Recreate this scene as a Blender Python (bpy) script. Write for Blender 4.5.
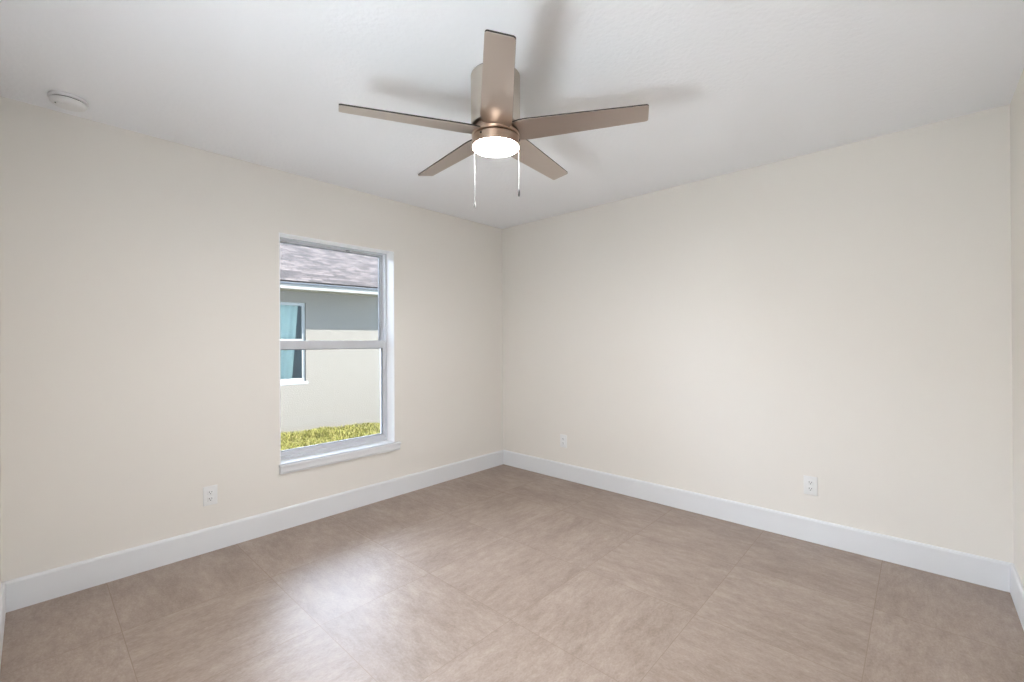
import bpy, bmesh, math, random
from mathutils import Vector, Matrix, noise as mnoise

for o in list(bpy.data.objects):
    bpy.data.objects.remove(o)
S = bpy.context.scene
COL = S.collection

# ------------------------------------------------------------------ camera
F_PX, YAW, PITCH, ROLL = 442.434, 2.31556, 0.00227, -0.00557
CAM = Vector((3.1904, -3.3182, 1.2637))
_d = Vector((math.cos(YAW) * math.cos(PITCH), math.sin(YAW) * math.cos(PITCH), math.sin(PITCH)))
_r = Vector((math.sin(YAW), -math.cos(YAW), 0))
_u = _r.cross(_d)
_r2 = _r * math.cos(ROLL) + _u * math.sin(ROLL)
_u2 = -_r * math.sin(ROLL) + _u * math.cos(ROLL)
cam_data = bpy.data.cameras.new('camera')
cam_data.sensor_width = 36.0
cam_data.lens = F_PX / 1024 * 36.0
cam_data.clip_start = 0.02
cam_data.clip_end = 200
cam = bpy.data.objects.new('camera', cam_data)
COL.objects.link(cam)
M = Matrix((_r2, _u2, -_d)).transposed().to_4x4()
M.translation = CAM
cam.matrix_world = M
S.camera = cam

# ------------------------------------------------------------------ light: sky, sun, exposure
SKY = 2.5          # blue side of the sky, behind our house
BRIGHT_SKY = 16.0        # unseen bright side of the sky, added to light room and floor
SUN = 15.5
LENS_POWER = 190.0
HALL_FILL_POWER = 3.2
FILL_BULB_POWER = 105.0
FILL_SHADE_POWER = 31.0
S.view_settings.view_transform = 'Standard'
S.view_settings.look = 'None'
S.view_settings.gamma = 1.0
S.view_settings.use_curve_mapping = False
S.view_settings.exposure = 0.24

world = bpy.data.worlds.new('sky')
S.world = world
world.use_nodes = True
wn = world.node_tree.nodes
wl = world.node_tree.links
bg = wn['Background']
tc = wn.new('ShaderNodeTexCoord')
sep = wn.new('ShaderNodeSeparateXYZ')
wl.new(tc.outputs['Generated'], sep.inputs[0])
wr = wn.new('ShaderNodeValToRGB')
wr.color_ramp.elements[0].position = 0.0
wr.color_ramp.elements[0].color = (0.58, 0.78, 1.0, 1)
wr.color_ramp.elements[1].position = 1.0
wr.color_ramp.elements[1].color = (0.50, 0.68, 1.0, 1)
e = wr.color_ramp.elements.new(0.45)
e.color = (0.46, 0.68, 1.0, 1)
wl.new(sep.outputs['Z'], wr.inputs[0])
mr = wn.new('ShaderNodeMapRange')
mr.interpolation_type = 'SMOOTHSTEP'
mr.inputs['From Min'].default_value = -0.05
mr.inputs['From Max'].default_value = 0.45
neg = wn.new('ShaderNodeMath')
neg.operation = 'MULTIPLY'
neg.inputs[1].default_value = -1.0
wl.new(sep.outputs['X'], neg.inputs[0])
wl.new(neg.outputs[0], mr.inputs['Value'])
cmix = wn.new('ShaderNodeMix')
cmix.data_type = 'RGBA'
wl.new(mr.outputs[0], cmix.inputs[0])
wl.new(wr.outputs[0], cmix.inputs[6])
cmix.inputs[7].default_value = (0.80, 0.91, 1.12, 1)
wl.new(cmix.outputs[2], bg.inputs['Color'])
smix = wn.new('ShaderNodeMapRange')
smix.inputs['To Min'].default_value = SKY
smix.inputs['To Max'].default_value = BRIGHT_SKY
wl.new(mr.outputs[0], smix.inputs['Value'])
wl.new(smix.outputs[0], bg.inputs['Strength'])

sun_data = bpy.data.lights.new('sun', 'SUN')
sun_data.energy = SUN
sun_data.color = (1.0, 0.95, 0.87)
sun_data.angle = math.radians(0.53)
sun = bpy.data.objects.new('sun', sun_data)
COL.objects.link(sun)
sun.rotation_euler = Vector((1.0, 0.5, 1.5)).to_track_quat('Z', 'Y').to_euler()
sun.location = (3, 1.5, 8)

# ------------------------------------------------------------------ helpers
def lin(r, g, b):
    f = lambda c: ((c / 255) / 12.92) if c / 255 <= 0.04045 else (((c / 255) + 0.055) / 1.055) ** 2.4
    return (f(r), f(g), f(b), 1)

def mat(name, color=(0.8, 0.8, 0.8, 1), rough=0.5, metal=0.0, spec=0.5):
    m = bpy.data.materials.new(name)
    m.use_nodes = True
    b = m.node_tree.nodes['Principled BSDF']
    b.inputs['Base Color'].default_value = color
    b.inputs['Roughness'].default_value = rough
    b.inputs['Metallic'].default_value = metal
    b.inputs['Specular IOR Level'].default_value = spec
    return m

def N(m, t, **kw):
    n = m.node_tree.nodes.new(t)
    for k, v in kw.items():
        setattr(n, k, v)
    return n

def L(m, a, b):
    m.node_tree.links.new(a, b)

def add_bump(m, scale, strength, dist=0.002, detail=3, vec='Object'):
    t = N(m, 'ShaderNodeTexCoord')
    n = N(m, 'ShaderNodeTexNoise')
    n.inputs['Scale'].default_value = scale
    n.inputs['Detail'].default_value = detail
    b = N(m, 'ShaderNodeBump')
    b.inputs['Strength'].default_value = strength
    b.inputs['Distance'].default_value = dist
    L(m, t.outputs[vec], n.inputs['Vector'])
    L(m, n.outputs['Fac'], b.inputs['Height'])
    L(m, b.outputs['Normal'], m.node_tree.nodes['Principled BSDF'].inputs['Normal'])
    return n

def mottled(m, c1, c2, scale=8, detail=5, lo=0.35, hi=0.65, stretch=(1, 1, 1)):
    t = N(m, 'ShaderNodeTexCoord')
    mp = N(m, 'ShaderNodeMapping')
    mp.inputs['Scale'].default_value = stretch
    n = N(m, 'ShaderNodeTexNoise')
    n.inputs['Scale'].default_value = scale
    n.inputs['Detail'].default_value = detail
    r = N(m, 'ShaderNodeValToRGB')
    r.color_ramp.elements[0].position = lo
    r.color_ramp.elements[0].color = c1
    r.color_ramp.elements[1].position = hi
    r.color_ramp.elements[1].color = c2
    L(m, t.outputs['Object'], mp.inputs[0])
    L(m, mp.outputs[0], n.inputs['Vector'])
    L(m, n.outputs['Fac'], r.inputs[0])
    L(m, r.outputs[0], m.node_tree.nodes['Principled BSDF'].inputs['Base Color'])

class MB:
    """collects shapes into one mesh"""
    def __init__(self):
        self.bm = bmesh.new()

    def box(self, x0, x1, y0, y1, z0, z1, bevel=0.0, seg=2, mtx=None):
        g = bmesh.ops.create_cube(self.bm, size=1.0)
        vs = g['verts']
        for v in vs:
            v.co = Vector(((x0 + x1) / 2 + v.co.x * (x1 - x0), (y0 + y1) / 2 + v.co.y * (y1 - y0), (z0 + z1) / 2 + v.co.z * (z1 - z0)))
        if mtx is not None:
            for v in vs:
                v.co = mtx @ v.co
        if bevel:
            es = list({e for v in vs for e in v.link_edges})
            bmesh.ops.bevel(self.bm, geom=es, offset=bevel, segments=seg, profile=0.5, affect='EDGES')
        return self

    def lathe(self, prof, seg=48, mtx=None):
        """prof: list of (radius, z); revolved round z"""
        rings = []
        for r, z in prof:
            if r < 1e-6:
                rings.append([self.bm.verts.new((0, 0, z))])
            else:
                rings.append([self.bm.verts.new((r * math.cos(2 * math.pi * k / seg), r * math.sin(2 * math.pi * k / seg), z)) for k in range(seg)])
        for a, b in zip(rings[:-1], rings[1:]):
            for k in range(seg):
                k2 = (k + 1) % seg
                if len(a) == 1 and len(b) == 1:
                    continue
                if len(a) == 1:
                    f = (a[0], b[k2], b[k])
                elif len(b) == 1:
                    f = (a[k], a[k2], b[0])
                else:
                    f = (a[k], a[k2], b[k2], b[k])
                self.bm.faces.new(f)
        if mtx is not None:
            for ring in rings:
                for v in ring:
                    v.co = mtx @ v.co
        return self

    def prism(self, pts, axis, a, b, bevel=0.0, seg=2):
        """pts: 2D outline in the other two axes, extruded along axis from a to b"""
        def P(p, t):
            q = list(p)
            q.insert(axis, t)
            return q
        v0 = [self.bm.verts.new(P(p, a)) for p in pts]
        v1 = [self.bm.verts.new(P(p, b)) for p in pts]
        n = len(pts)
        fs = [self.bm.faces.new(v0[::-1]), self.bm.faces.new(v1)]
        for k in range(n):
            fs.append(self.bm.faces.new((v0[k], v0[(k + 1) % n], v1[(k + 1) % n], v1[k])))
        if bevel:
            es = list({e for f in fs for e in f.edges})
            bmesh.ops.bevel(self.bm, geom=es, offset=bevel, segments=seg, profile=0.5, affect='EDGES')
        return self

    def build(self, name, material, parent=None, smooth=False, loc=None):
        bmesh.ops.recalc_face_normals(self.bm, faces=self.bm.faces[:])
        me = bpy.data.meshes.new(name)
        self.bm.to_mesh(me)
        self.bm.free()
        if smooth:
            for p in me.polygons:
                p.use_smooth = True
            me.set_sharp_from_angle(angle=math.radians(35))
        me.materials.append(material)
        o = bpy.data.objects.new(name, me)
        COL.objects.link(o)
        if loc is not None:
            o.location = loc
        if parent is not None:
            o.parent = parent
        return o

def struct(o):
    o['kind'] = 'structure'
    return o

def tag(o, label, cat, group=None, kind=None):
    o['label'] = label
    o['category'] = cat
    if group:
        o['group'] = group
    if kind:
        o['kind'] = kind
    return o

def empty(name, loc=(0, 0, 0), rotz=0):
    o = bpy.data.objects.new(name, None)
    o.empty_display_size = 0.1
    COL.objects.link(o)
    o.location = loc
    o.rotation_euler = (0, 0, rotz)
    return o

# ------------------------------------------------------------------ room constants
H = 2.44
LX = 3.5285            # room along +x (right wall runs along y = 0)
WY = 3.4193            # room along -y (left wall runs along x = 0)
WIN_Y0, WIN_Y1, WIN_Z0, WIN_Z1 = -2.183, -1.290, 0.445, 2.015
TW = 0.21              # outer wall thickness
DOOR_X0, DOOR_X1, DOOR_Z = 2.52, 3.38, 2.03
GZ = -0.47             # the lawn outside

# ------------------------------------------------------------------ materials
m_wall = mat('cream_wall_paint', (0.835, 0.798, 0.742, 1), 0.75, spec=0.25)
add_bump(m_wall, 160, 0.12, 0.002, 3)
m_ceil = mat('white_ceiling_paint', (0.92, 0.93, 0.95, 1), 0.9, spec=0.15)
nb = add_bump(m_ceil, 48, 0.55, 0.004, 4)
m_trim = mat('white_trim_paint', (0.80, 0.81, 0.825, 1), 0.38, spec=0.5)
m_vinyl = mat('white_vinyl', (0.64, 0.65, 0.68, 1), 0.4)
m_gasket = mat('grey_gasket', (0.30, 0.31, 0.33, 1), 0.6)
m_sill = mat('white_sill_paint', (0.94, 0.94, 0.94, 1), 0.4)

# floor: 24 inch stone-look porcelain tiles with thin grout
m_floor = mat('stone_look_tile', rough=0.33)
def build_floor_material(m):
    TX, TY, OY = 0.605, 0.604, 0.033
    P = m.node_tree.nodes['Principled BSDF']
    t = N(m, 'ShaderNodeTexCoord')
    s = N(m, 'ShaderNodeSeparateXYZ')
    L(m, t.outputs['Object'], s.inputs[0])
    def math_(op, a, b=None):
        n = N(m, 'ShaderNodeMath', operation=op)
        for i, v in enumerate((a, b)):
            if v is None:
                continue
            if isinstance(v, (int, float)):
                n.inputs[i].default_value = v
            else:
                L(m, v, n.inputs[i])
        return n.outputs[0]
    def cellaxis(out, size, off):
        q = math_('DIVIDE', math_('ADD', out, off), size)
        c = math_('FLOOR', q)
        f = math_('SUBTRACT', q, c)
        edge = math_('MULTIPLY', math_('MINIMUM', f, math_('SUBTRACT', 1.0, f)), size)
        return c, f, edge
    cx, fx, ex = cellaxis(s.outputs[0], TX, 0.0)
    cy, fy, ey = cellaxis(s.outputs[1], TY, OY)
    cell = N(m, 'ShaderNodeCombineXYZ')
    L(m, cx, cell.inputs[0])
    L(m, cy, cell.inputs[1])
    wn_ = N(m, 'ShaderNodeTexWhiteNoise', noise_dimensions='3D')
    L(m, cell.outputs[0], wn_.inputs['Vector'])
    swap = math_('GREATER_THAN', wn_.outputs['Value'], 0.45)
    # streak direction turns with the tile
    a = N(m, 'ShaderNodeCombineXYZ'); L(m, s.outputs[0], a.inputs[0]); L(m, s.outputs[1], a.inputs[1])
    b = N(m, 'ShaderNodeCombineXYZ'); L(m, s.outputs[1], b.inputs[0]); L(m, s.outputs[0], b.inputs[1])
    mx = N(m, 'ShaderNodeMix', data_type='VECTOR')
    L(m, swap, mx.inputs[0]); L(m, a.outputs[0], mx.inputs[4]); L(m, b.outputs[0], mx.inputs[5])
    off = N(m, 'ShaderNodeVectorMath', operation='MULTIPLY_ADD')
    L(m, wn_.outputs['Color'], off.inputs[0]); off.inputs[1].default_value = (7, 7, 7); L(m, mx.outputs[1], off.inputs[2])
    def noise(scale, stretch, detail, rough=0.6, dist=0.0):
        mp = N(m, 'ShaderNodeMapping'); mp.inputs['Scale'].default_value = stretch
        L(m, off.outputs[0], mp.inputs[0])
        n = N(m, 'ShaderNodeTexNoise')
        n.inputs['Scale'].default_value = scale
        n.inputs['Detail'].default_value = detail
        n.inputs['Roughness'].default_value = rough
        n.inputs['Distortion'].default_value = dist
        L(m, mp.outputs[0], n.inputs['Vector'])
        return n.outputs['Fac']
    broad = noise(2.4, (1, 1.9, 1), 6, 0.66, 0.2)
    streak = noise(11, (1, 2.6, 1), 6, 0.70, 0.1)
    grain = noise(75, (1, 1.8, 1), 3, 0.7)
    v = math_('ADD', math_('MULTIPLY', broad, 0.34), math_('ADD', math_('MULTIPLY', streak, 0.36), math_('MULTIPLY', grain, 0.30)))
    r = N(m, 'ShaderNodeValToRGB')
    r.color_ramp.elements[0].position = 0.39
    r.color_ramp.elements[0].color = (0.232, 0.167, 0.128, 1)
    r.color_ramp.elements[1].position = 0.61
    r.color_ramp.elements[1].color = (0.395, 0.314, 0.262, 1)
    ee = r.color_ramp.elements.new(0.5); ee.color = (0.315, 0.239, 0.192, 1)
    L(m, v, r.inputs[0])
    grout = math_('LESS_THAN', math_('MINIMUM', ex, ey), 0.0013)
    mc = N(m, 'ShaderNodeMix', data_type='RGBA')
    L(m, grout, mc.inputs[0]); L(m, r.outputs[0], mc.inputs[6]); mc.inputs[7].default_value = (0.288, 0.219, 0.176, 1)
    L(m, mc.outputs[2], P.inputs['Base Color'])
    P.inputs['Specular IOR Level'].default_value = 1.0
    rr = math_('ADD', 0.42, math_('ADD', math_('MULTIPLY', grout, 0.6), math_('MULTIPLY', streak, 0.10)))
    L(m, rr, P.inputs['Roughness'])
    bp = N(m, 'ShaderNodeBump'); bp.inputs['Strength'].default_value = 0.12; bp.inputs['Distance'].default_value = 0.002
    hgt = math_('SUBTRACT', math_('MULTIPLY', grain, 0.25), grout)
    L(m, hgt, bp.inputs['Height'])
    L(m, bp.outputs['Normal'], P.inputs['Normal'])
build_floor_material(m_floor)

# clear window glass: mostly see-through with a mirror layer by angle
def glass_mat(name, tint=(0.97, 0.985, 0.98, 1)):
    m = bpy.data.materials.new(name)
    m.use_nodes = True
    nt = m.node_tree
    for n in list(nt.nodes):
        if n.type != 'OUTPUT_MATERIAL':
            nt.nodes.remove(n)
    out = [n for n in nt.nodes if n.type == 'OUTPUT_MATERIAL'][0]
    tr = N(m, 'ShaderNodeBsdfTransparent'); tr.inputs[0].default_value = tint
    gl = N(m, 'ShaderNodeBsdfGlossy'); gl.inputs['Roughness'].default_value = 0.01
    fr = N(m, 'ShaderNodeFresnel'); fr.inputs['IOR'].default_value = 1.45
    mx = N(m, 'ShaderNodeMixShader')
    L(m, fr.outputs[0], mx.inputs[0]); L(m, tr.outputs[0], mx.inputs[1]); L(m, gl.outputs[0], mx.inputs[2])
    L(m, mx.outputs[0], out.inputs['Surface'])
    return m
m_glass = glass_mat('window_glass')

def emit_mat(name, color, strength):
    m = bpy.data.materials.new(name)
    m.use_nodes = True
    b = m.node_tree.nodes['Principled BSDF']
    b.inputs['Base Color'].default_value = (0.9, 0.9, 0.88, 1)
    b.inputs['Emission Color'].default_value = color
    b.inputs['Emission Strength'].default_value = strength
    return m

# ------------------------------------------------------------------ room shell
HALL_Y = -5.6          # far side of the hall behind the doorway
HX0, HX1 = 1.4, 4.6
T2 = 0.11

fl = MB().box(-TW, HX1 + T2, HALL_Y - T2, TW, -0.12, 0.0)
struct(fl.build('floor', m_floor))
ce = MB().box(-TW - 0.02, HX1 + T2, HALL_Y - T2, TW, H, H + 0.14)
struct(ce.build('ceiling', m_ceil))

w = MB()
w.box(-TW, 0, -WY - T2, TW, GZ - 0.2, WIN_Z0 - 0.06)
w.box(-TW, 0, -WY - T2, TW, WIN_Z1, H + 0.01)
w.box(-TW, 0, -WY - T2, WIN_Y0, WIN_Z0 - 0.06, WIN_Z1)
w.box(-TW, 0, WIN_Y1, TW, WIN_Z0 - 0.06, WIN_Z1)
struct(w.build('wall_left', m_wall))
struct(MB().box(0.0, LX + T2, 0.0, TW, -0.1, H + 0.01).build('wall_right', m_wall))
struct(MB().box(LX, LX + T2, -WY - T2, 0.0, -0.1, H + 0.01).build('wall_near_right', m_wall))
w = MB()
w.box(0.0, DOOR_X0, -WY - T2, -WY, -0.1, H + 0.01)
w.box(DOOR_X1, LX, -WY - T2, -WY, -0.1, H + 0.01)
w.box(DOOR_X0, DOOR_X1, -WY - T2, -WY, DOOR_Z, H + 0.01)
struct(w.build('wall_near_left', m_wall))
# hall behind the doorway the photograph is taken from
struct(MB().box(HX0 - T2, HX0, HALL_Y, -WY - T2, -0.1, H + 0.01).build('wall_hall_left', m_wall))
struct(MB().box(HX1, HX1 + T2, HALL_Y, -WY - T2, -0.1, H + 0.01).build('wall_hall_right', m_wall))
struct(MB().box(HX0 - T2, HX1 + T2, HALL_Y - T2, HALL_Y, -0.1, H + 0.01).build('wall_hall_back', m_wall))
struct(MB().box(LX + T2, HX1 + T2, -WY - T2, -WY, -0.1, H + 0.01).build('wall_hall_front', m_wall))

# baseboards, each a profile with an eased top edge
BT, BH = 0.0145, 0.1446
prof = [(0, 0), (BT, 0), (BT, BH - 0.012), (BT - 0.003, BH - 0.004), (BT - 0.0075, BH), (0, BH)]
struct(MB().prism([(x, z) for x, z in prof], 1, -WY, 0.0).build('baseboard_left', m_trim))
struct(MB().prism([(-x, z) for x, z in prof], 0, 0.0, LX).build('baseboard_right', m_trim))
struct(MB().prism([(LX - x, z) for x, z in prof], 1, -WY, 0.0).build('baseboard_near_right', m_trim))
struct(MB().prism([(-WY + x, z) for x, z in prof], 0, 0.0, DOOR_X0 - 0.06).build('baseboard_near_left', m_trim))

# doorway casing (the camera stands in this doorway)
d = MB()
d.box(DOOR_X0, DOOR_X0 + 0.018, -WY - T2, -WY, 0, DOOR_Z)
d.box(DOOR_X1 - 0.018, DOOR_X1, -WY - T2, -WY, 0, DOOR_Z)
d.box(DOOR_X0, DOOR_X1, -WY - T2, -WY, DOOR_Z - 0.018, DOOR_Z)
struct(d.build('door_1', m_trim))

# ------------------------------------------------------------------ window
win = struct(empty('window_1', (-0.11, (WIN_Y0 + WIN_Y1) / 2, WIN_Z0)))
def wpart(mb, name, material, parent=win, smooth=False):
    o = mb.build(name, material, None, smooth)
    base = Vector(win.location)
    o.data.transform(Matrix.Translation(-base))
    o.parent = parent
    return o
YA, YB, ZA, ZB = WIN_Y0, WIN_Y1, WIN_Z0, WIN_Z1
XF = -0.105            # room face of the frame
# white lined reveal
rv = MB()
rv.box(XF, 0.0, YB - 0.006, YB, ZA, ZB)
rv.box(XF, 0.0, YA, YA + 0.006, ZA, ZB)
rv.box(XF, 0.0, YA, YB, ZB - 0.006, ZB)
wpart(rv, 'reveal_lining', m_sill)
fr = MB()
FW = 0.018
fr.box(XF - 0.09, XF, YA, YA + FW, ZA, ZB, 0.002)
fr.box(XF - 0.09, XF, YB - FW, YB, ZA, ZB, 0.002)
fr.box(XF - 0.09, XF, YA + FW - 0.002, YB - FW + 0.002, ZB - 0.013, ZB, 0.002)
fr.box(XF - 0.09, XF, YA + FW - 0.002, YB - FW + 0.002, ZA, ZA + 0.024, 0.002)
# jamb tracks the sashes slide in
for y0, y1 in ((YA + FW, YA + FW + 0.006), (YB - FW - 0.006, YB - FW)):
    fr.box(XF - 0.046, XF - 0.040, y0, y1, ZA + 0.02, ZB - FW)
wpart(fr, 'window_frame', m_vinyl)
def sash(name, xf, z0, z1, rb, rt, st):
    s = MB()
    y0, y1 = YA + FW - 0.004, YB - FW + 0.004
    x0, x1 = xf - 0.032, xf
    s.box(x0, x1, y0, y0 + st, z0, z1, 0.003)
    s.box(x0, x1, y1 - st, y1, z0, z1, 0.003)
    s.box(x0, x1, y0 + st - 0.003, y1 - st + 0.003, z0, z0 + rb, 0.003)
    s.box(x0, x1, y0 + st - 0.003, y1 - st + 0.003, z1 - rt, z1, 0.003)
    a, b, c, e2 = y0 + st, y1 - st, z0 + rb, z1 - rt
    o = wpart(s, name, m_vinyl)
    gs = MB()
    gb = 0.005
    for q in ((a - 0.001, a + gb, c, e2), (b - gb, b + 0.001, c, e2), (a, b, c - 0.001, c + gb), (a, b, e2 - gb, e2 + 0.001)):
        gs.box(x0 - 0.001, x1 - 0.010, *q)
    wpart(gs, 'glazing_gasket', m_gasket, o)
    g = MB().box(x0 + 0.001, x0 + 0.005, a, b, c, e2)
    wpart(g, 'glass_pane', m_glass, o)
    return o
ZM = 1.250
up = sash('upper_sash', XF - 0.050, ZM - 0.03, ZB - 0.011, 0.045, 0.013, 0.018)
lo = sash('lower_sash', XF - 0.012, ZA + 0.018, ZM + 0.032, 0.034, 0.062, 0.020)
ws = MB()
for y0, y1 in ((YA + FW - 0.001, YA + FW + 0.003), (YB - FW - 0.003, YB - FW + 0.001)):
    ws.box(XF - 0.050, XF - 0.046, y0, y1, ZM + 0.03, ZB - 0.014)
wpart(ws, 'weather_strip', m_gasket)
# small stop block at the head
ymid = (YA + YB) / 2 + 0.09
m_greyplastic = mat('grey_plastic', (0.35, 0.35, 0.37, 1), 0.5)
st_ = MB().box(XF - 0.046, XF - 0.030, ymid + 0.015, ymid + 0.042, ZB - 0.030, ZB - 0.016, 0.002)
wpart(st_, 'stop_block', m_greyplastic, up)
# sill: rounded nose board with an apron under it
s = MB()
s.box(XF - 0.002, 0.034, YA, YB, ZA - 0.022, ZA, 0.0)
s.box(0.0, 0.036, YA - 0.010, YB + 0.040, ZA - 0.022, ZA, 0.007, 3)
s.prism([(0.0, ZA - 0.020), (0.028, ZA - 0.020), (0.026, ZA - 0.054), (0.021, ZA - 0.058), (0.020, ZA - 0.066), (0.0, ZA - 0.066)], 1, YA - 0.004, YB + 0.034)
struct(s.build('trim_1', m_trim))

# ------------------------------------------------------------------ ceiling fan
m_nickel = mat('brushed_nickel', (0.54, 0.41, 0.32, 1), 0.30, 1.0)  # copper tint stands in for warm reflections on the lamp band
def brush(m, scale=(1, 1, 60)):
    t = N(m, 'ShaderNodeTexCoord'); mp = N(m, 'ShaderNodeMapping'); mp.inputs['Scale'].default_value = scale
    n = N(m, 'ShaderNodeTexNoise'); n.inputs['Scale'].default_value = 14; n.inputs['Detail'].default_value = 3
    r = N(m, 'ShaderNodeMapRange'); r.inputs[3].default_value = 0.24; r.inputs[4].default_value = 0.42
    L(m, t.outputs['Object'], mp.inputs[0]); L(m, mp.outputs[0], n.inputs['Vector']); L(m, n.outputs['Fac'], r.inputs[0])
    L(m, r.outputs[0], m.node_tree.nodes['Principled BSDF'].inputs['Roughness'])
brush(m_nickel)
m_blade = mat('taupe_silver_blade', (0.57, 0.50, 0.455, 1), 0.32, 1.0)
m_blade_edge = mat('dark_blade_top', (0.035, 0.028, 0.024, 1), 0.5)
m_dark = mat('dark_screw', (0.03, 0.03, 0.03, 1), 0.4, 0.6)
m_lens = emit_mat('frosted_lens_lit', (1.0, 0.98, 0.99, 1), LENS_POWER)
m_chain = mat('white_chain', (0.15, 0.15, 0.145, 1), 0.5)

FX, FY = 1.8172, -1.9276
fan = empty('ceiling_fan', (FX, FY, H))
tag(fan, 'brushed nickel ceiling fan with five blades and a lit round lamp', 'ceiling fan')
BZ = 2.1848 - H
R0 = 0.109
h_ = MB()
h_.lathe([(0, -0.004), (0.107, -0.004), (0.1085, -0.006), (0.1085, BZ + 0.030), (0.106, BZ + 0.027), (0, BZ + 0.027)], 64)
m_nickel2 = mat('satin_nickel', (0.62, 0.56, 0.49, 1), 0.34, 1.0)
brush(m_nickel2)
h_.build('motor_housing', m_nickel2, fan, True)
MB().lathe([(0, 0), (0.104, 0), (0.104, -0.006), (0, -0.006)], 64).build('ceiling_plate', m_dark, fan, True)
hb = MB()
hb.lathe([(0, BZ + 0.027), (0.092, BZ + 0.029), (0.092, BZ - 0.012), (0, BZ - 0.012)], 64)
hb.build('rotor', m_nickel, fan, True)
fl_ = MB()
fl_.lathe([(0, BZ - 0.004), (0.104, BZ - 0.004), (0.105, BZ - 0.007), (0.105, BZ - 0.016), (0.100, BZ - 0.019), (0, BZ - 0.019)], 64)
fl_.build('switch_ring', m_nickel, fan, True)
LZ = 2.122 - H
lb = MB()
lb.lathe([(0, BZ - 0.023), (0.1025, BZ - 0.023), (0.1045, BZ - 0.025), (0.1045, LZ + 0.0005), (0.1015, LZ), (0.1015, LZ + 0.006), (0, LZ + 0.006)], 64)
lband = lb.build('light_kit_band', m_nickel, fan, True)
for k in range(3):
    a = math.radians(-82 + 120 * k)
    sc = MB()
    mt = Matrix.Rotation(a, 4, 'Z') @ Matrix.Translation((0.1045, 0, BZ - 0.034)) @ Matrix.Rotation(math.pi / 2, 4, 'Y')
    sc.lathe([(0, -0.003), (0.0042, -0.003), (0.0042, 0.002), (0.0025, 0.0035), (0, 0.0035)], 12, mt)
    sc.build('thumb_screw', m_dark, lband, True)
ln = MB()
ln.lathe([(0.1005, LZ + 0.004), (0.1005, LZ - 0.0002), (0.095, LZ - 0.0018), (0.080, LZ - 0.0045), (0.05, LZ - 0.0075), (0, LZ - 0.009)], 64)
ln.build('lamp_lens', m_lens, fan, True)

def blade_mesh(th):
    """one pitched blade plus its short root tongue: lower face pale, upper face and edge dark"""
    c = Vector((math.cos(th), math.sin(th), 0))
    pit = -0.1998
    l = Vector((-math.sin(th), math.cos(th), 0)) * math.cos(pit) + Vector((0, 0, math.sin(pit)))
    n = c.cross(l).normalized()
    C0 = Vector((0, 0, BZ))
    R, WT, WB = 0.6462, 0.0944, 0.1334
    outline = [(0.085, -WB * 0.42), (0.118, -WB * 0.49), (0.15, -WB / 2)]
    k = 8
    cr = 0.010
    def hw(r):
        return (WB + (WT - WB) * (r - 0.15) / (R - 0.15)) / 2
    for i in range(1, 12):
        r = 0.15 + (R - cr - 0.15) * i / 11
        outline.append((r, -hw(r)))
    for i in range(1, 6):
        a = -math.pi / 2 + math.pi / 2 * i / 5
        outline.append((R - cr + cr * math.cos(a), -hw(R) + cr + cr * math.sin(a)))
    outline = outline + [(r, -w_) for r, w_ in outline[::-1]]
    tilt = Matrix(((1, 0, 0.0046), (0, 1, -0.017), (-0.0046, 0.017, 1)))
    return tilt @ c, tilt @ l, (tilt @ n).normalized(), C0, outline

for i in range(5):
    th = -0.7682 + i * 2 * math.pi / 5
    c, l, n, C0, outl = blade_mesh(th)
    if n.z < 0:
        n = -n
    def slab(t0, t1, grow=0.0):
        mb = MB()
        b0 = [mb.bm.verts.new(C0 + c * r + l * w_ + n * t0) for r, w_ in outl]
        b1 = [mb.bm.verts.new(C0 + c * r + l * w_ + n * t1) for r, w_ in outl]
        mb.bm.faces.new(b0)
        mb.bm.faces.new(b1[::-1])
        for k in range(len(outl)):
            k2 = (k + 1) % len(outl)
            mb.bm.faces.new((b0[k], b1[k], b1[k2], b0[k2]))
        return mb
    bl = slab(-0.0015, 0.0003).build('fan_blade', m_blade, fan)
    slab(0.0003, 0.0060).build('blade_top_face', m_blade_edge, bl)

def chain(name, px_off, z_bot, fob_mat, fob_len):
    x, y = _r.x * px_off, _r.y * px_off
    top = LZ + 0.012
    zb = z_bot - H
    mb = MB()
    mb.lathe([(0, top + 0.004), (0.0025, top + 0.004), (0.0025, top - 0.006), (0, top - 0.006)], 10, Matrix.Translation((x, y, 0)))
    z = top - 0.006
    nb_ = 0
    r = 0.00115
    while z - 2 * r > zb + fob_len - 0.001:
        mb.lathe([(0.0006, z), (r * 0.8, z - r * 0.45), (r, z - r), (r * 0.8, z - r * 1.55), (0.0006, z - 2 * r)], 7, Matrix.Translation((x, y, 0)))
        z -= 2 * r
        nb_ += 1
    o = mb.build(name, m_chain, fan, True)
    f = MB().lathe([(0, zb + fob_len), (0.0018, zb + fob_len), (0.0036, zb + fob_len * 0.7), (0.0040, zb + 0.004), (0.002, zb), (0, zb)], 12, Matrix.Translation((x, y, 0)))
    f.build('chain_fob', fob_mat, o, True)
chain('pull_chain', -0.0935, 1.857, m_chain, 0.022)
m_fob = mat('dark_pewter_fob', (0.006, 0.006, 0.006, 1), 0.6, 0.0, 0.2)
chain('pull_chain', 0.1015, 1.906, m_fob, 0.032)

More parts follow.
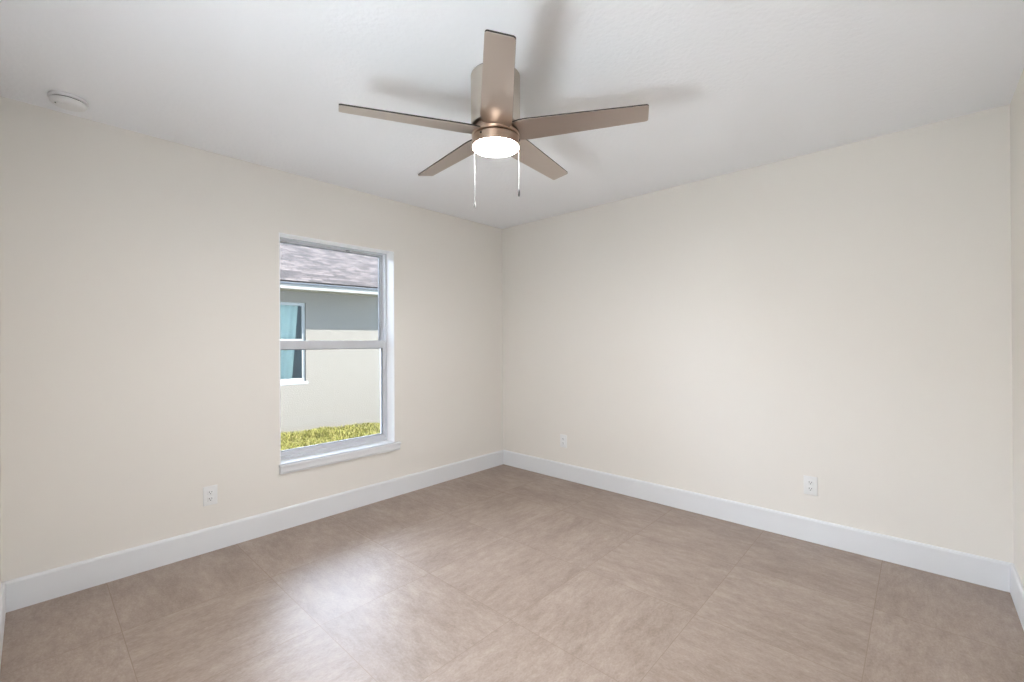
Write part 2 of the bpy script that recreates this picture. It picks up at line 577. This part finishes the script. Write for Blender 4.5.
# ------------------------------------------------------------------ smoke detector
m_plastic = mat('white_plastic', (0.82, 0.82, 0.82, 1), 0.45)
sd = empty('smoke_detector', (0.205, -3.198, H))
tag(sd, 'round white smoke detector on the ceiling beside the left wall', 'smoke detector')
MB().lathe([(0, 0), (0.068, 0), (0.070, -0.003), (0.071, -0.012), (0.067, -0.015), (0, -0.015)], 48).build('mounting_base', m_plastic, sd, True)
MB().lathe([(0, -0.013), (0.060, -0.013), (0.060, -0.022), (0, -0.022)], 48).build('vent_gap', m_dark, sd, True)
MB().lathe([(0, -0.019), (0.064, -0.019), (0.066, -0.021), (0.065, -0.028), (0.058, -0.036), (0.046, -0.040), (0.020, -0.041), (0, -0.041)], 48).build('cover', m_plastic, sd, True)
sdx = Matrix.Translation((0.020, -0.030, 0))
MB().lathe([(0, -0.038), (0.013, -0.038), (0.013, -0.0425), (0.011, -0.0435), (0, -0.0435)], 24, sdx).build('test_button', m_plastic, sd, True)
MB().lathe([(0, -0.038), (0.0035, -0.038), (0.0035, -0.0425), (0, -0.043)], 12, Matrix.Translation((0.012, -0.043, 0))).build('indicator_light', m_dark, sd, True)

# ------------------------------------------------------------------ wall outlets
m_outlet = mat('outlet_plastic', (0.84, 0.84, 0.83, 1), 0.35)
m_slot = mat('outlet_slot', (0.03, 0.03, 0.03, 1), 0.6)
def outlet(loc, rotz, label):
    t = empty('wall_outlet', loc, rotz)
    tag(t, label, 'outlet', 'duplex wall outlets above the baseboards')
    # local: x right, z up, -y into the room
    p = MB()
    p.box(-0.037, 0.037, -0.0065, 0.0, -0.0585, 0.0585, 0.0035, 3)
    p.build('cover_plate', m_outlet, t, True)
    MB().lathe([(0, 0.001), (0.0035, 0.001), (0.0030, 0.0022), (0, 0.0025)], 12, Matrix.Translation((0, -0.0062, 0)) @ Matrix.Rotation(math.pi / 2, 4, 'X')).build('screw', m_outlet, t, True)
    for zc in (-0.0195, 0.0195):
        r = MB()
        r.box(-0.0165, 0.0165, -0.0090, -0.004, zc - 0.0145, zc + 0.0145, 0.003, 2)
        ro = r.build('receptacle', m_outlet, t, True)
        for sx, hgt in ((-0.0063, 0.0085), (0.0063, 0.007)):
            MB().box(sx - 0.0013, sx + 0.0013, -0.0094, -0.008, zc + 0.003 - hgt / 2, zc + 0.003 + hgt / 2).build('slot', m_slot, ro)
        MB().lathe([(0, 0.0), (0.0026, 0.0), (0.0026, 0.0012), (0, 0.0012)], 12, Matrix.Translation((0, -0.0083, zc - 0.0075)) @ Matrix.Rotation(math.pi / 2, 4, 'X')).build('ground_hole', m_slot, ro)
    return t
outlet((0.0, -2.583, 0.338), math.pi / 2, 'white duplex outlet on the left wall, below and left of the window')
outlet((2.680, 0.0, 0.351), 0.0, 'white duplex outlet on the right wall, the larger and nearer one')
outlet((0.773, 0.0, 0.350), 0.0, 'small white duplex outlet on the right wall nearest the far corner')

# ------------------------------------------------------------------ outdoors: lawn and neighbouring house
m_soil = mat('lawn_soil', rough=0.95, spec=0.1)
mottled(m_soil, (0.10, 0.105, 0.030, 1), (0.17, 0.16, 0.055, 1), 6, 6)
struct(MB().box(-30, -TW - 0.001, -22, 22, GZ - 0.3, GZ).build('ground', m_soil))

m_bounce = mat('pale_bounce_surface', rough=0.85, spec=0.2)
mottled(m_bounce, (0.60, 0.60, 0.59, 1), (0.70, 0.70, 0.69, 1), 3, 6)
struct(MB().box(-3.55, -2.25, -15, 15, GZ - 0.1, GZ + 0.02, 0.005).build('added_bounce_strip', m_bounce))  # unseen pale strip, added to bounce sunlight up to the ceiling

AH = math.radians(6.5)
house = empty('neighbour_house', (-5.46, 0.70, GZ), -AH)
tag(house, 'single storey stucco house with grey shingle roof outside the window', 'house')
# local: +x faces our wall, y along its wall, z up from the lawn
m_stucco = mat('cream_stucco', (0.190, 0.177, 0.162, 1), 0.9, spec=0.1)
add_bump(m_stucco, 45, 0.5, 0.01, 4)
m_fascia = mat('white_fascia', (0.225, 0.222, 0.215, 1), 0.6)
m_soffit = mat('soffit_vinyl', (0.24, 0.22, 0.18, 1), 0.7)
m_shingle = mat('pinkish_grey_shingles', rough=0.95, spec=0.1)
def shingle_nodes(m):
    P = m.node_tree.nodes['Principled BSDF']
    t = N(m, 'ShaderNodeTexCoord')
    b = N(m, 'ShaderNodeTexBrick')
    b.inputs['Color1'].default_value = (0.031, 0.025, 0.023, 1)
    b.inputs['Color2'].default_value = (0.096, 0.080, 0.074, 1)
    b.inputs['Mortar'].default_value = (0.022, 0.020, 0.020, 1)
    b.inputs['Scale'].default_value = 1.0
    b.inputs['Mortar Size'].default_value = 0.010
    b.inputs['Mortar Smooth'].default_value = 0.1
    b.inputs['Brick Width'].default_value = 0.21
    b.inputs['Row Height'].default_value = 0.143
    b.offset = 0.37
    n = N(m, 'ShaderNodeTexNoise'); n.inputs['Scale'].default_value = 9; n.inputs['Detail'].default_value = 5
    n2 = N(m, 'ShaderNodeMix', data_type='RGBA', blend_type='MULTIPLY')
    n2.inputs[0].default_value = 0.55
    r = N(m, 'ShaderNodeValToRGB')
    r.color_ramp.elements[0].position = 0.3; r.color_ramp.elements[0].color = (0.55, 0.52, 0.54, 1)
    r.color_ramp.elements[1].position = 0.7; r.color_ramp.elements[1].color = (1.3, 1.22, 1.2, 1)
    L(m, t.outputs['Object'], b.inputs['Vector']); L(m, t.outputs['Object'], n.inputs['Vector'])
    L(m, n.outputs['Fac'], r.inputs[0]); L(m, b.outputs['Color'], n2.inputs[6]); L(m, r.outputs[0], n2.inputs[7])
    L(m, n2.outputs[2], P.inputs['Base Color'])
    bp = N(m, 'ShaderNodeBump'); bp.inputs['Strength'].default_value = 0.6; bp.inputs['Distance'].default_value = 0.02
    L(m, b.outputs['Color'], bp.inputs['Height']); L(m, bp.outputs['Normal'], P.inputs['Normal'])
shingle_nodes(m_shingle)

HY0, HY1 = -8.0, 9.0
g0 = 0.47              # local z of our floor level
NW = (-1.72, -0.445, 0.53 + g0, 2.04 + g0)     # neighbour window: y0, y1, z0, z1
hw_ = MB()
TH = 0.2
hw_.box(-TH, 0, HY0, NW[0], -0.2, 2.75)
hw_.box(-TH, 0, NW[1], HY1, -0.2, 2.75)
hw_.box(-TH, 0, NW[0], NW[1], -0.2, NW[2])
hw_.box(-TH, 0, NW[0], NW[1], NW[3], 2.75)
hw_.box(-9.0, -9.0 + TH, HY0, HY1, -0.2, 2.75)
hw_.box(-9.0 + TH, -TH, HY0, HY0 + TH, -0.2, 2.75)
hw_.box(-9.0 + TH, -TH, HY1 - TH, HY1, -0.2, 2.75)
hw_.build('wall', m_stucco, house)
OV = 0.45
FZ0, FZ1 = 2.243 + g0, 2.335 + g0
MB().box(-TH, OV - 0.01, HY0 - OV, HY1 + OV, FZ0 + 0.004, FZ0 + 0.02).build('soffit', m_soffit, house)
MB().box(OV - 0.02, OV, HY0 - OV, HY1 + OV, FZ0, FZ1, 0.003).build('fascia', m_fascia, house)
m_drip = mat('drip_edge', (0.06, 0.07, 0.09, 1), 0.5)
MB().box(OV - 0.02, OV + 0.025, HY0 - OV, HY1 + OV, FZ1 - 0.004, FZ1 + 0.028, 0.004).build('drip_edge', m_drip, house)
# hip-less gable roof: two sloping slabs, the front one's own x,y lie in its plane so the courses run along the eave
PITCH_R = math.atan(5 / 12)
def roof_slab(front):
    run = 5.2
    ln_ = run / math.cos(PITCH_R)
    mb = MB()
    mb.box(HY0 - OV, HY1 + OV, 0, ln_, -0.02, 0.012)
    o = mb.build('roof', m_shingle, house)
    if front:
        ex, ey = Vector((0, 1, 0)), Vector((-math.cos(PITCH_R), 0, math.sin(PITCH_R)))
        org = Vector((OV + 0.03, 0, FZ1 + 0.042))
    else:
        ex, ey = Vector((0, -1, 0)), Vector((math.cos(PITCH_R), 0, math.sin(PITCH_R)))
        org = Vector((OV + 0.03 - 2 * run, HY0 + HY1, FZ1 + 0.042))
    ez = ex.cross(ey)
    mm = Matrix((ex, ey, ez)).transposed().to_4x4()
    mm.translation = org
    o.matrix_local = mm
    return o
roof_slab(True)
roof_slab(False)
for yy in (HY0, HY1 - TH):
    g = MB()
    g.prism([(0.0, 2.70), (-9.0, 2.70), (-4.75, 2.70 + 4.4 * 5 / 12)], 1, yy, yy + TH)
    g.build('gable', m_stucco, house)

m_frame2 = mat('neighbour_window_vinyl', (0.30, 0.31, 0.32, 1), 0.5)
a0, a1, b0, b1 = NW
nf = MB()
nx0, nx1 = -0.12, -0.05
fw = 0.055
nf.box(nx0, nx1, a0, a0 + fw, b0, b1, 0.004)
nf.box(nx0, nx1, a1 - fw, a1, b0, b1, 0.004)
nf.box(nx0, nx1, a0 + fw - .002, a1 - fw + .002, b1 - fw, b1, 0.004)
nf.box(nx0, nx1, a0 + fw - .002, a1 - fw + .002, b0, b0 + 0.06, 0.004)
mid = (b0 + b1) / 2 + 0.03
nf.box(nx0, nx1, a0 + fw - .002, a1 - fw + .002, mid - 0.03, mid + 0.03, 0.004)
nfo = nf.build('window_frame', m_frame2, house)
ng = MB()
ng.box(-0.090, -0.086, a0 + fw, a1 - fw, b0 + 0.06, b1 - fw)
m_glass2 = glass_mat('tinted_window_glass', (0.84, 0.90, 0.90, 1))
ng.build('glass_pane', m_glass2, nfo)
MB().box(-0.05, 0.006, a0 - 0.04, a1 + 0.04, b0 - 0.055, b0 + 0.004, 0.006).build('window_sill', m_frame2, house)
# room behind the neighbour's glass: dark liner and a gathered pale curtain
m_inner = mat('dim_room_paint', (0.16, 0.20, 0.22, 1), 0.9)
MB().box(-0.9, -0.86, a0 - 0.3, a1 + 0.3, b0 - 0.3, b1 + 0.2).build('interior_wall', m_inner, house)
m_curtain = mat('pale_curtain', (0.60, 0.64, 0.61, 1), 0.9)
cb = MB()
ny, nz = 70, 12
def cur(yy0, yy1, zb0, flare):
    rows = []
    for j in range(nz + 1):
        tz = j / nz
        z = zb0 + (b1 + 0.02 - zb0) * tz
        row = []
        for i in range(ny + 1):
            ty = i / ny
            wid = 1 - flare * (1 - tz)
            y = yy0 + (yy1 - yy0) * ty * wid
            row.append(cb.bm.verts.new((-0.19 + 0.028 * math.sin(ty * 6.0 * 2 * math.pi) + 0.008 * math.sin(ty * 19 + 3 * tz), y, z)))
        rows.append(row)
    for r0, r1 in zip(rows[:-1], rows[1:]):
        for i in range(ny):
            cb.bm.faces.new((r0[i], r0[i + 1], r1[i + 1], r1[i]))
cur(a0 + 0.02, a1 - 0.085, b0 + 0.02, 0.10)
cb.build('curtain', m_curtain, house, True)

# grass: many blades in the strip of lawn seen through the window, one uncountable thing
random.seed(5)
m_grass = mat('lawn_grass', rough=0.6, spec=0.3)
def grass_nodes(m):
    P = m.node_tree.nodes['Principled BSDF']
    g = N(m, 'ShaderNodeNewGeometry')
    r = N(m, 'ShaderNodeValToRGB')
    r.color_ramp.elements[0].position = 0.0; r.color_ramp.elements[0].color = (0.065, 0.075, 0.012, 1)
    r.color_ramp.elements[1].position = 1.0; r.color_ramp.elements[1].color = (0.30, 0.25, 0.10, 1)
    e1 = r.color_ramp.elements.new(0.5); e1.color = (0.195, 0.19, 0.035, 1)
    L(m, g.outputs['Random Per Island'], r.inputs[0])
    L(m, r.outputs[0], P.inputs['Base Color'])
grass_nodes(m_grass)
gb_ = bmesh.new()
rot = Matrix.Rotation(-AH, 4, 'Z')
for k in range(52000):
    lx = 2.3 * random.random() ** 1.15 + 0.05
    ly = random.uniform(-2.6, 3.0)
    p = rot @ Vector((lx, ly, 0)) + Vector((-5.46, 0.70, GZ))
    cl = mnoise.noise(Vector((p.x * 2.2, p.y * 2.2, 1.7)))
    hgt = (0.05 + 0.045 * random.random()) * (1.0 + 0.9 * cl) * (0.85 + 0.16 * max(-0.6, min(2.0, p.y)))
    az = random.uniform(0, 2 * math.pi)
    lean = random.uniform(0.1, 0.75)
    wd = random.uniform(0.004, 0.008)
    dx, dy = math.cos(az), math.sin(az)
    s1 = Vector((-dy, dx, 0)) * wd
    top = p + Vector((dx * lean * hgt, dy * lean * hgt, hgt))
    midp = p + Vector((dx * lean * hgt * 0.35, dy * lean * hgt * 0.35, hgt * 0.6))
    va, vb = gb_.verts.new(p - s1), gb_.verts.new(p + s1)
    vc, vd = gb_.verts.new(midp + s1 * 0.8), gb_.verts.new(midp - s1 * 0.8)
    ve = gb_.verts.new(top)
    gb_.faces.new((va, vb, vc, vd))
    gb_.faces.new((vd, vc, ve))
me = bpy.data.meshes.new('lawn_grass')
gb_.to_mesh(me)
gb_.free()
me.materials.append(m_grass)
go = bpy.data.objects.new('lawn_grass', me)
COL.objects.link(go)
tag(go, 'yellow green lawn grass growing along the foot of the stucco house', 'grass', kind='stuff')

# ------------------------------------------------------------------ fill lamps added out of the frame
# unseen paper-shaded lamp, added in the hall as fill for the room
hl = empty('hall_fill_lamp', (2.95, -4.9, 0))
tag(hl, 'tall white paper fill lamp added unseen in the hall behind the doorway', 'fill lamp')
m_hall_fill = emit_mat('hall_fill_lit', (0.93, 0.97, 1.0, 1), HALL_FILL_POWER)
MB().lathe([(0, 0), (0.16, 0), (0.16, 0.018), (0.02, 0.03), (0.012, 0.2), (0, 0.2)], 32).build('fill_lamp_base', m_nickel, hl, True)
MB().lathe([(0.0, 0.2), (0.18, 0.2), (0.20, 0.22), (0.20, 1.68), (0.18, 1.70), (0.0, 1.70)], 40).build('fill_shade', m_hall_fill, hl, True)
# unseen sconce beside the doorway, added to brighten walls and ceiling
sc_ = empty('fill_sconce', (2.25, -WY, 1.32))
tag(sc_, 'slim half round opal fill sconce added unseen on the wall beside the doorway', 'wall lamp')
def half(a, b, d0=0.002):
    """half-ellipse outline against the wall"""
    return [(a * math.cos(math.pi * k / 20), d0 + b * math.sin(math.pi * k / 20)) for k in range(21)]
bowl = MB()
bowl.prism(half(0.25, 0.060, 0.0), 2, -0.34, -0.332)
rim0, rim1 = half(0.25, 0.060, 0.0), half(0.244, 0.055, 0.0)
for k in range(20):
    q = [rim0[k], rim0[k + 1], rim1[k + 1], rim1[k]]
    bowl.prism(q, 2, -0.336, 0.02)
m_fill_shade = emit_mat('fill_shade_lit', (0.84, 0.93, 1.0, 1), FILL_SHADE_POWER)
bowl.build('fill_shade', m_fill_shade, sc_)
MB().box(-0.08, 0.08, 0.0, 0.012, -0.20, -0.05, 0.003).build('wall_bracket', m_nickel, sc_)
m_fill_bulb = emit_mat('fill_bulb_lit', (0.78, 0.90, 1.03, 1), FILL_BULB_POWER)
MB().prism(half(0.185, 0.048, 0.004), 2, 0.0, 0.014).build('fill_bulb', m_fill_bulb, sc_)
